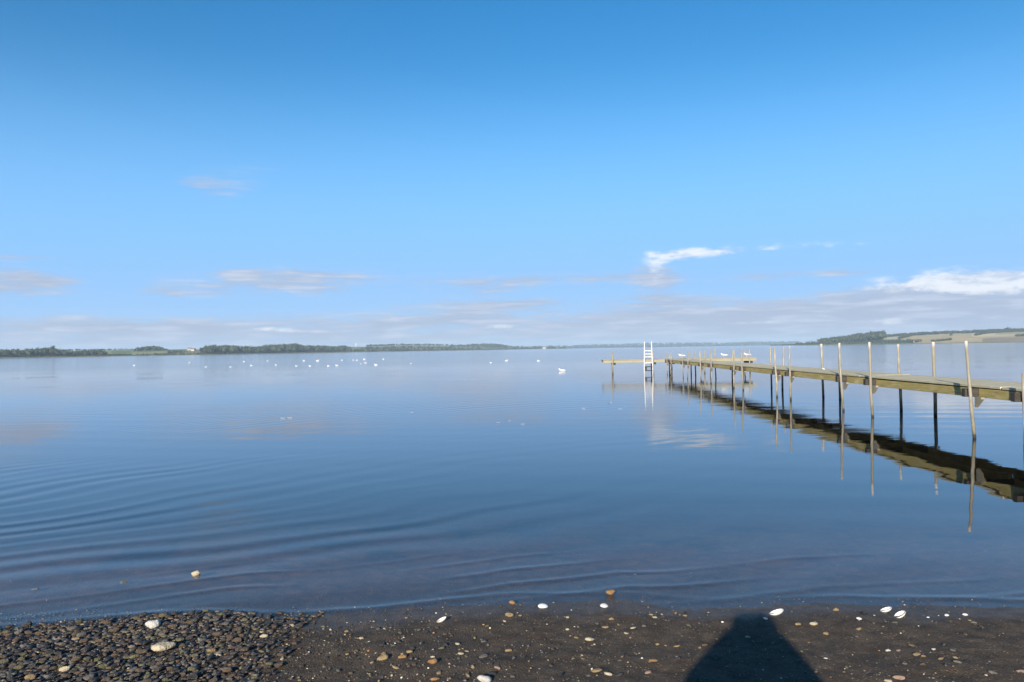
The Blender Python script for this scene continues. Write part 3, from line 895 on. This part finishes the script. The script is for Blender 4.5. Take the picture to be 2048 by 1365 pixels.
# ------------------------------------------------------------------ stones
def stone_mat(name, ca, cb, rough):
    m, t, o = mat(name)
    tcn = t.n('ShaderNodeTexCoord').outputs['Object']
    oi = t.n('ShaderNodeObjectInfo')
    v = t.vm('ADD', tcn, t.vm('MULTIPLY', oi.outputs['Location'], (37, 41, 13)))
    n1 = t.noise(v, 1.8, 5, .65); n2 = t.noise(v, 9, 4, .7)
    c = t.mix(t.rng(n1, .3, .7), ca, cb)
    c = t.mix(t.m('MULTIPLY', t.rng(n2, .55, .75), .5), c, tuple(k * .45 for k in ca))
    c = t.mix(t.m('MULTIPLY', oi.outputs['Random'], .45), c, tuple(k * .6 for k in ca))
    principled(t, o, c, rough, t.bump(t.m('ADD', n1, t.m('MULTIPLY', n2, .4)), .5, .12), .4)
    return m
SM = {'dark': stone_mat('dark_stone', (.026, .022, .021), (.062, .052, .046), .40), 'grey': stone_mat('grey_stone', (.070, .066, .060), (.14, .13, .115), .55),
      'brown': stone_mat('brown_stone', (.060, .041, .028), (.115, .080, .050), .5), 'tan': stone_mat('tan_stone', (.18, .125, .060), (.30, .225, .12), .6),
      'orange': stone_mat('orange_stone', (.22, .115, .042), (.35, .20, .08), .55), 'white': stone_mat('pale_stone', (.36, .345, .31), (.54, .52, .48), .6),
      'cream': stone_mat('cream_stone', (.34, .29, .20), (.48, .42, .30), .6), 'olive': stone_mat('olive_stone', (.065, .062, .032), (.14, .128, .068), .5),
      'black': stone_mat('black_stone', (.014, .013, .013), (.03, .028, .026), .4), 'pink': stone_mat('pink_stone', (.20, .135, .10), (.32, .23, .18), .6)}
def stone_shape(seed, sub=2, rough=.38):
    bm = bmesh.new(); bmesh.ops.create_icosphere(bm, subdivisions=sub, radius=.5)
    V = np.array([v.co[:] for v in bm.verts]); bm.verts.index_update()
    Fq = np.array([[v.index for v in f.verts] for f in bm.faces]); bm.free()
    r = np.random.default_rng(seed)
    for _ in range(8):
        d = r.normal(size=3); d /= np.linalg.norm(d)
        lim = r.uniform(.22, .42)
        s_ = V @ d
        V = V - np.maximum(s_ - lim, 0)[:, None] * d * .8
    V = V * (1 + rough * .5 * vnoise(V[:, 0:1] * 4 + seed, V[:, 1:2] * 4 + V[:, 2:3] * 3, seed))
    return V * (1, r.uniform(.62, .85), r.uniform(.42, .62)), Fq
SHAPES = [stone_shape(s) for s in range(9)]
SMESH = {}
def smesh(i, k):
    if (i, k) not in SMESH: SMESH[i, k] = mesh_np('stone', *SHAPES[i], SM[k])
    return SMESH[i, k]
def place(name, X, Y, size, k, label, cat, group=None, rz=None, sink=.12, sc=(1, 1, 1), i=None, z=None):
    i = random.randrange(9) if i is None else i
    zz = float(ground_z(X, Y)) if z is None else z
    o = link(name, smesh(i, k), None, (X, Y, zz + size * sc[2] * (.25 - sink)), (random.uniform(-.2, .2), random.uniform(-.2, .2), random.uniform(0, 6.3) if rz is None else rz), tuple(size * q for q in sc))
    return tag(o, label, cat, group)
def px_size(w, y, x): return w / F * (on_ground(x, y).length)
taken = []
def stone(x, y, w, k, label, rz=None, sc=(1, 1, 1), i=None, sink=.14, name='stone'):
    p = on_ground(x, y); s = px_size(w, y, x)
    taken.append((p.x, p.y, s * .6))
    return place(name, p.x, p.y, s, k, label, 'stone', 'larger stones on the beach', rz, sink, sc, i)
stone(305, 1254, 31, 'white', 'rounded white stone at the upper edge of the pebble bed', .2, (1, .95, 1.15), 1)
stone(327, 1303, 44, 'cream', 'large flat pale stone casting a shadow at the right edge of the pebble bed', .35, (1, .8, .9), 3, .02)
stone(390, 1157, 21, 'cream', 'pale stone poking out of the shallow water off the pebble bed', .1, (1, .8, 1.1), 4, -.12)
stone(248, 1170, 17, 'olive', 'flat greenish stone awash left of the pale stone in the water', .1, (1, .6, .7), 2, -.15)
stone(71, 1183, 17, 'grey', 'flat grey stone under the water at far left', .1, (1, .7, .6), 5, -.05)
stone(262, 1298, 18, 'pink', 'pinkish stone in the pebble bed left of the large flat one', .6, (1, .8, 1), 6)
stone(150, 1281, 16, 'tan', 'yellowish stone near the top of the pebble bed', .2, (1, .8, 1), 0)
stone(128, 1342, 22, 'cream', 'cream stone in the middle of the pebble bed', .4, (1, .8, .9), 7)
stone(62, 1358, 22, 'tan', 'tan stone low in the left corner of the pebble bed', .2, (1, .9, 1), 2)
stone(422, 1304, 21, 'tan', 'tan stone between the pebble bed and open sand', .3, (1, .85, 1), 8)
stone(437, 1312, 13, 'cream', 'small cream stone touching the tan stone beside the pebble bed', .2, (1, .8, .8), 1)
stone(528, 1275, 20, 'cream', 'pale yellow stone on wet sand below the first ripples', .4, (1, .7, .8), 5)
stone(524, 1265, 9, 'cream', 'little pale stone just above the pale yellow stone', .4, (1, .7, .8), 3)
stone(722, 1278, 12, 'cream', 'small cream stone on a reddish patch of sand', .1, (1, .8, .9), 4)
stone(1220, 1192, 21, 'orange', 'round orange stone sitting in the water edge', .1, (1, .85, 1.1), 0, -.06)
stone(1024, 1211, 18, 'orange', 'orange brown stone at the water edge left of a white shell', .2, (1, .8, 1.0), 5, -.02)
stone(1018, 1233, 22, 'tan', 'tan stone with a pale right side on wet sand below the orange brown stone', .25, (1, .7, .9), 7)
stone(765, 1318, 27, 'tan', 'yellow tan stone leftmost of the tan cluster on the sand', .1, (1, .8, .8), 6)
stone(806, 1316, 22, 'orange', 'orange tan stone in the middle of the tan cluster', .2, (1, .75, .8), 2)
stone(818, 1305, 19, 'tan', 'tan stone behind the orange tan one in the cluster', -.3, (1, .7, .7), 4)
stone(865, 1326, 22, 'orange', 'orange tan stone rightmost of the tan cluster', .3, (1, .85, 1), 1)
stone(792, 1337, 21, 'tan', 'yellowish stone lowest of the tan cluster', -.2, (1, .7, .7), 8)
stone(870, 1360, 20, 'orange', 'orange pink stone at the bottom edge below the tan cluster', .1, (1, .7, .8), 3)
stone(921, 1309, 15, 'cream', 'cream stone alone right of the tan cluster', .1, (1, .8, .8), 0)
stone(1018, 1303, 19, 'tan', 'pale tan stone right of centre in the pebbly sand', .2, (1, .5, .7), 2)
stone(967, 1314, 22, 'grey', 'light grey stone pile member above the white bottom stone', .3, (1, .7, .7), 6)
stone(995, 1338, 20, 'pink', 'pinkish brown stone above the white bottom stone', -.5, (1, .7, .7), 5)
stone(968, 1363, 32, 'white', 'white stone cut by the bottom edge of the view', .1, (1, .8, 1.1), 1)
stone(984, 1350, 24, 'black', 'black stone behind the white stone at the bottom', .3, (1, .6, .7), 4)
stone(1179, 1281, 20, 'cream', 'bright cream stone on open sand below the white domed shell', .2, (1, .75, 1), 3)
stone(1152, 1277, 12, 'tan', 'small tan stone left beside the bright cream stone', .1, (1, .7, .8), 7)
stone(1192, 1344, 26, 'tan', 'yellow tan stone left of a pale one near the bottom', .1, (1, .7, .7), 0)
stone(1216, 1350, 21, 'cream', 'pale stone right of the yellow tan one near the bottom', -.4, (1, .7, .8), 8)
stone(1307, 1322, 22, 'orange', 'flat orange stone left of the dark shadow', .1, (1, .7, .45), 6)
stone(1297, 1347, 18, 'pink', 'pinkish stone below the flat orange stone', .3, (1, .7, .8), 2)
stone(1210, 1256, 15, 'tan', 'small yellow stone on the sand above the bright cream stone', .1, (1, .6, .7), 1)
stone(1266, 1257, 13, 'cream', 'small pale stone right of the small yellow one', .1, (1, .6, .6), 3)
stone(1240, 1323, 13, 'grey', 'small grey stone between shadow and cream stone', .3, (1, .6, .7), 5)
stone(1273, 1294, 11, 'black', 'single small black stone left of the shadow', .1, (1, .6, .7), 4)
stone(1353, 1294, 16, 'tan', 'small yellow stone just left of the shadow edge', .1, (1, .5, .5), 7)
stone(1309, 1236, 12, 'cream', 'small pale stone near the wet edge above left of the shadow', .1, (1, .8, .8), 8)
stone(1627, 1250, 17, 'cream', 'cream stone right of the shadow, beside a tan one', .2, (1, .75, 1), 1)
stone(1597, 1250, 15, 'tan', 'tan stone between the shadow and the cream stone', .1, (1, .7, .7), 2)
stone(1672, 1221, 13, 'tan', 'yellowish stone at the wet edge right of the largest shell', .1, (1, .8, 1), 6)
stone(1717, 1260, 13, 'tan', 'small tan stone on the sand below the shell pair', .1, (1, .8, .9), 4)
stone(1652, 1318, 10, 'white', 'small white stone right of the shadow on bare sand', .1, (1, .7, .8), 3)
stone(1833, 1311, 17, 'tan', 'tan stone left of two at the right of the beach', .2, (1, .7, .7), 0)
stone(1846, 1314, 13, 'tan', 'tan stone right of two at the right of the beach', .2, (1, .7, .7), 5)
stone(1823, 1293, 16, 'olive', 'flat olive stone above the two tan stones on the right', -.3, (1, .6, .6), 7)
stone(1797, 1358, 24, 'pink', 'pink stone at the bottom edge right of the shadow', -.4, (1, .7, .8), 8)
stone(1776, 1364, 16, 'cream', 'cream stone at the bottom edge left of the pink stone', .1, (1, .7, .8), 1)
stone(1743, 1352, 19, 'black', 'black flat stone near the bottom left of the pink stone', -.4, (1, .6, .5), 2)
stone(1776, 1302, 12, 'white', 'small whitish stone among dark bits right of centre', .2, (1, .7, .8), 6)
stone(1797, 1302, 10, 'pink', 'small pinkish stone right of the small whitish one', .2, (1, .7, .8), 3)
stone(1867, 1300, 10, 'white', 'small white stone with a dark one on its left', .2, (1, .7, .8), 4)
stone(1854, 1300, 13, 'black', 'small black stone left of the small white one', .1, (1, .5, .6), 0)
stone(1915, 1326, 18, 'grey', 'flat grey stone at the right part of the beach', -.3, (1, .5, .6), 5)
stone(1984, 1347, 17, 'grey', 'grey stone near the right corner', -.2, (1, .6, .6), 7)
stone(2040, 1345, 20, 'pink', 'pinkish stone at the right edge of the view', .2, (1, .7, .7), 8)
stone(1725, 1226, 17, 'black', 'dark stone at the wet edge left of the cupped shells', .1, (1, .6, .6), 1)
stone(1948, 1247, 14, 'grey', 'pale grey stone on wet sand at the far right', -.2, (1, .5, .6), 2)

def free(X, Y, s, lst):
    return all((X - a) ** 2 + (Y - b) ** 2 > (s * .42 + c * .8) ** 2 for a, b, c in lst)
def project(X, Y, Z):
    v = CAM_R.transposed() @ Vector((X, Y, Z - H))
    if v.z > -.05: return None
    return 1024 + v.x / -v.z * F, 682.5 - v.y / -v.z * F

# the bed of cobbles in the left corner
cob = []
G = 0.030
cells = {}
tries = 0
while tries < 60000:
    tries += 1
    X = random.uniform(-4.6, -1.25); Y = random.uniform(2.6, 4.95)
    right_edge = -1.72 + .35 * (3.9 - Y) + .30 * float(vnoise(Y * 2.3, 0.5, 51)) + .12 * float(vnoise(X * 5, Y * 5, 52))
    if X > right_edge:
        if random.random() > math.exp(-(X - right_edge) / .26): continue
    s = random.choice((.024, .028, .034, .040, .030, .050, .026, .036)) * random.uniform(.8, 1.25)
    if float(shore_y(X)) - Y < random.uniform(-.13, -.02): continue
    ci = (math.floor(X / .1), math.floor(Y / .1))
    near = [q for a in (-1, 0, 1) for b in (-1, 0, 1) for q in cells.get((ci[0] + a, ci[1] + b), [])]
    if any((X - a) ** 2 + (Y - b) ** 2 < ((s + c) * .36) ** 2 for a, b, c in near): continue
    if not free(X, Y, s, taken): continue
    cells.setdefault(ci, []).append((X, Y, s)); cob.append((X, Y, s))
CK = ['dark'] * 8 + ['brown'] * 8 + ['grey'] * 3 + ['olive'] * 3 + ['black'] * 2
inview = []; rest = []
for X, Y, s in cob:
    q = project(X, Y, .05)
    (inview if q and -15 < q[0] < 2060 and q[1] < 1380 else rest).append((X, Y, s))
inview.sort(key=lambda q: -q[2] / q[1])
FLAT = on_ground(327, 1303); ROUND = on_ground(305, 1254)
def cobble_label(X, Y, s, k):
    q = project(X, Y, .03)
    size = 'large' if s > .047 else 'middling' if s > .037 else 'small'
    col = {'dark': 'dark grey', 'brown': 'brown', 'grey': 'pale grey', 'olive': 'olive green', 'black': 'black'}[k]
    if math.hypot(X - FLAT.x, Y - FLAT.y) < .20: w = 'beside the large flat pale stone'
    elif math.hypot(X - ROUND.x, Y - ROUND.y) < .18: w = 'beside the rounded white stone'
    elif float(shore_y(X)) - Y < .14: w = 'in the wet row touching the lake'
    elif q[0] > 420: w = 'on the thinning right fringe of the pebble bed'
    elif q[1] > 1325 and q[0] < 200: w = 'at the bottom left corner of the pebble bed'
    elif q[1] > 1325: w = 'along the bottom edge of the pebble bed'
    elif q[0] < 110: w = 'at the left edge of the pebble bed'
    else: w = 'in the middle of the pebble bed'
    return size + ' ' + col + ' cobble ' + w
def pebble_label(X, Y, s, k):
    q = project(X, Y, .03)
    size = 'larger' if s > .034 else 'small'
    col = {'dark': 'dark', 'grey': 'grey', 'brown': 'brown', 'tan': 'tan', 'olive': 'olive', 'cream': 'cream', 'black': 'black', 'pink': 'pinkish'}[k]
    w = ('beside the pebble bed' if q[0] < 560 else 'left of the tan stone cluster' if q[0] < 740 else 'around the tan stone cluster' if q[0] < 900 else 'below the white domed shells' if q[0] < 1300
         else 'beside or inside the dark shadow' if q[0] < 1660 else 'below the cupped shell pair' if q[0] < 1860 else 'at the far right of the beach')
    r = 'near the water edge ' if float(shore_y(X)) - Y < .4 else 'at the bottom of the view ' if q[1] > 1325 else 'halfway up the sand '
    return size + ' ' + col + ' pebble ' + r + w
class Heap:
    def __init__(s): s.V = {}; s.F = {}; s.n = {}
    def add(s, k, i, X, Y, Z, size, sc=(1, 1, 1), rz=None):
        V, Fq = SMALL[i] if size < .03 else SHAPES[i]
        a = random.uniform(0, 6.3) if rz is None else rz
        c_, s_ = math.cos(a), math.sin(a)
        P = V * size * np.array(sc)
        P = np.stack([P[:, 0] * c_ - P[:, 1] * s_, P[:, 0] * s_ + P[:, 1] * c_, P[:, 2]], -1) + (X, Y, Z)
        s.V.setdefault(k, []).append(P); s.F.setdefault(k, []).append(Fq + s.n.get(k, 0)); s.n[k] = s.n.get(k, 0) + len(P)
    def build(s, name, label):
        me = bpy.data.meshes.new(name)
        Vs, Fs, mi, n = [], [], [], 0
        for j, k in enumerate(s.V):
            V = np.concatenate(s.V[k]); Fq = np.concatenate(s.F[k])
            Vs.append(V); Fs.append(Fq + n); mi += [j] * len(Fq); n += len(V)
        me = mesh_np(name, np.concatenate(Vs), np.concatenate(Fs), None)
        for k in s.V: me.materials.append(SM[k])
        me.polygons.foreach_set('material_index', np.array(mi, np.int32))
        return tag(link(name, me), label, kind='stuff')
SMALL = [stone_shape(s, 1, .2) for s in range(20, 29)]
for X, Y, s in inview[:290]:
    k = random.choice(CK)
    place('cobble', X, Y, s * 1.08, k, cobble_label(X, Y, s, k), 'cobble', 'cobbles of the pebble bed', rz=random.gauss(.7, .45), sink=.06, sc=(1.15, .8, 1.1))
hp = Heap()
for X, Y, s in inview[290:] + rest:
    hp.add(random.choice(CK), random.randrange(9), X, Y, float(ground_z(X, Y)) + s * .15, s * 1.1, (1.15, .8, .95), random.gauss(.7, .45))
for _ in range(2600):
    Y = random.uniform(2.8, 4.95); X = random.uniform(-4.4, -1.3)
    if X > -1.6 + .35 * (3.9 - Y) + random.gauss(0, .28): continue
    s = random.uniform(.015, .029)
    hp.add(random.choice(CK), random.randrange(9), X, Y, float(ground_z(X, Y)) + s * .1, s)
hp.build('cobbles', 'smaller wet cobbles filling the pebble bed')

# pebbles one can pick out on the sand
PK = ['dark'] * 5 + ['grey'] * 5 + ['brown'] * 4 + ['tan'] * 3 + ['olive'] * 2 + ['cream'] * 2 + ['black'] * 3 + ['pink']
n = 0
while n < 210:
    X = random.uniform(-2.0, 2.9); Y = random.uniform(3.45, 4.75)
    if random.random() > .22 + .78 * math.exp(-max(0, X + .9) / .9) * (1.25 - .55 * (Y - 3.45)): continue
    s = random.uniform(.022, .042)
    if float(shore_y(X)) - Y < .1 or not free(X, Y, s, taken): continue
    q = project(X, Y, .03)
    if not q or not (0 < q[0] < 2048 and q[1] < 1372): continue
    taken.append((X, Y, s)); k = random.choice(PK); n += 1
    place('pebble', X, Y, s, k, pebble_label(X, Y, s, k), 'pebble', 'pebbles scattered on the sand', sink=random.uniform(.06, .20), sc=(1, .85, .85))
GK = ['dark'] * 9 + ['black'] * 5 + ['grey'] * 7 + ['brown'] * 7 + ['olive'] * 4 + ['tan'] * 2 + ['cream', 'white', 'pink', 'orange']
hp = Heap()
for _ in range(17000):
    X = random.uniform(-4, 4.4); Y = random.uniform(2.6, 5.0)
    dens = .20 + .8 * math.exp(-max(0, X + .8) / 1.0) * (1 - .6 * float(sstep(4.0, 4.7, Y))) + .25 * float(vnoise(X * 2.3, Y * 3.5, 41))
    if random.random() > dens: continue
    s = .005 + .019 * random.random() ** 2.2
    hp.add(random.choice(GK), random.randrange(9), X, Y, float(ground_z(X, Y)) + s * random.uniform(-.05, .15), s)
hp.build('gravel', 'fine gravel and shell bits strewn over the sand')
hp = Heap()
for _ in range(1500):
    Y = 4.95 + random.random() ** 1.5 * 6.5; X = random.uniform(-.75, .78) * Y * 1.05
    s = random.uniform(.005, .014)
    if float(vnoise(X * .9, Y * 1.2, 43)) < random.uniform(-.6, .7): continue
    hp.add(random.choice(['cream', 'grey', 'grey', 'grey', 'dark', 'dark', 'black', 'tan', 'brown', 'olive']), random.randrange(9), X, Y, float(ground_z(X, Y)) + s * .1, s)
hp.build('gravel', 'shell bits and gravel on the shallow lake bed')

# ------------------------------------------------------------------ the photographer, whose shadow lies on the sand
GZ = float(ground_z(0, -.3))
m_coat = simple('dark_jacket', (.05, .06, .09), .8)
m_skin = simple('skin', (.5, .33, .25), .5, .08)
m_hair = simple('brown_hair', (.06, .04, .025), .6)
person = empty('person', (-.075, -.34, GZ), R(-SUN_AZ * .9))
tag(person, 'person in a dark jacket with the hood up holding a phone in both hands', 'person')
Q = lambda x, y, z: (x, y, z - GZ)
V = [Q(0, 0, 1.08), Q(0, 0, 1.28), Q(0, .0, 1.46), Q(0, 0.01, 1.55), Q(0, .03, 1.62), Q(0, .04, 1.72),
     Q(.20, 0, 1.46), Q(.285, .13, 1.37), Q(.085, .25, 1.65), Q(-.20, 0, 1.46), Q(-.30, .13, 1.37), Q(-.085, .25, 1.65),
     Q(.11, 0, .98), Q(.13, .02, .60), Q(.14, -.01, .22), Q(.15, .13, .19), Q(-.11, 0, .98), Q(-.13, .02, .60), Q(-.14, -.01, .22), Q(-.15, .13, .19)]
E = [(0, 1), (1, 2), (2, 3), (3, 4), (4, 5), (2, 6), (6, 7), (7, 8), (2, 9), (9, 10), (10, 11), (0, 12), (12, 13), (13, 14), (14, 15), (0, 16), (16, 17), (17, 18), (18, 19)]
rad = [(.20, .14), (.19, .14), (.19, .12), .09, (.075, .09), (.075, .095), .105, .097, .052, .105, .097, .052, .095, .065, .05, .045, .095, .065, .05, .045]
link('body', skin_mesh('body', V, E, rad, m_coat), person)
bm = bmesh.new(); r_ = bmesh.ops.create_icosphere(bm, subdivisions=3, radius=1)
for v in r_['verts']:
    c_ = v.co.copy()
    v.co = Vector((c_.x * .078 * (1 - .15 * max(0, -c_.z)), .045 + c_.y * .098, 1.665 - GZ + c_.z * .118))
    if c_.y > .85 and abs(c_.z + .05) < .35: v.co.y += .018
link('face', mesh_bm('face', bm, m_skin, True), person)
bm = bmesh.new(); r_ = bmesh.ops.create_icosphere(bm, subdivisions=3, radius=1)
for v in r_['verts']:
    c_ = v.co.copy()
    v.co = Vector((c_.x * .086, .03 + c_.y * .10, 1.69 - GZ + max(c_.z, -.55 if c_.y < 0 else .1) * .11))
link('hair', mesh_bm('hair', bm, m_hair, True), person)
bm = bmesh.new(); r_ = bmesh.ops.create_icosphere(bm, subdivisions=3, radius=1)
for v in r_['verts']:
    c_ = v.co.copy()
    w_ = .132 + .09 * max(0, -c_.z)
    v.co = Vector((c_.x * w_, .0 + min(c_.y, .35 + .25 * abs(c_.x)) * .135, 1.655 - GZ + c_.z * (.145 if c_.z > 0 else .19)))
link('hood', mesh_bm('hood', bm, m_coat, True), person)
for sg in (1, -1):
    hv = [Q(sg * .12, .26, 1.635), Q(sg * .10, .29, 1.68), Q(sg * .088, .305, 1.655)]; he = [(0, 1), (0, 2)]; hr = [.030, .026, .012]
    for j in range(4):
        b = len(hv)
        hv += [Q(sg * (.105 - .004 * j), .30, 1.705 - j * .019), Q(sg * .085, .325 - .002 * j, 1.712 - j * .019), Q(sg * (.055 + .004 * j), .322, 1.712 - j * .019)]
        he += [(1, b), (b, b + 1), (b + 1, b + 2)]; hr += [.0095, .009, .0075]
    link('hand', skin_mesh('hand', hv, he, hr, m_skin), person)
ph = empty('phone', (0, -.34 + .295, 1.70), 0)
tag(ph, 'black phone held sideways in both hands', 'phone')
bm = bmesh.new(); bm_box(bm, -.078, .078, -.004, .004, -.037, .037, .003); link('phone_body', mesh_bm('phone_body', bm, m_black), ph)

# ------------------------------------------------------------------ haze
bm = bmesh.new(); bm_box(bm, -9600, 9600, -9600, 9600, -4.5, 75)
m_haze, t, o = mat('haze_air')
pv = t.n('ShaderNodeVolumePrincipled')
pv.inputs['Color'].default_value = (.60, .80, 1, 1)
pv.inputs['Density'].default_value = 0.00014
pv.inputs['Anisotropy'].default_value = 0.0
t.t.links.new(pv.outputs[0], o.inputs['Volume'])
hz = link('haze', mesh_bm('haze', bm, m_haze))
tag(hz, 'thin blue haze over the lake', kind='stuff')
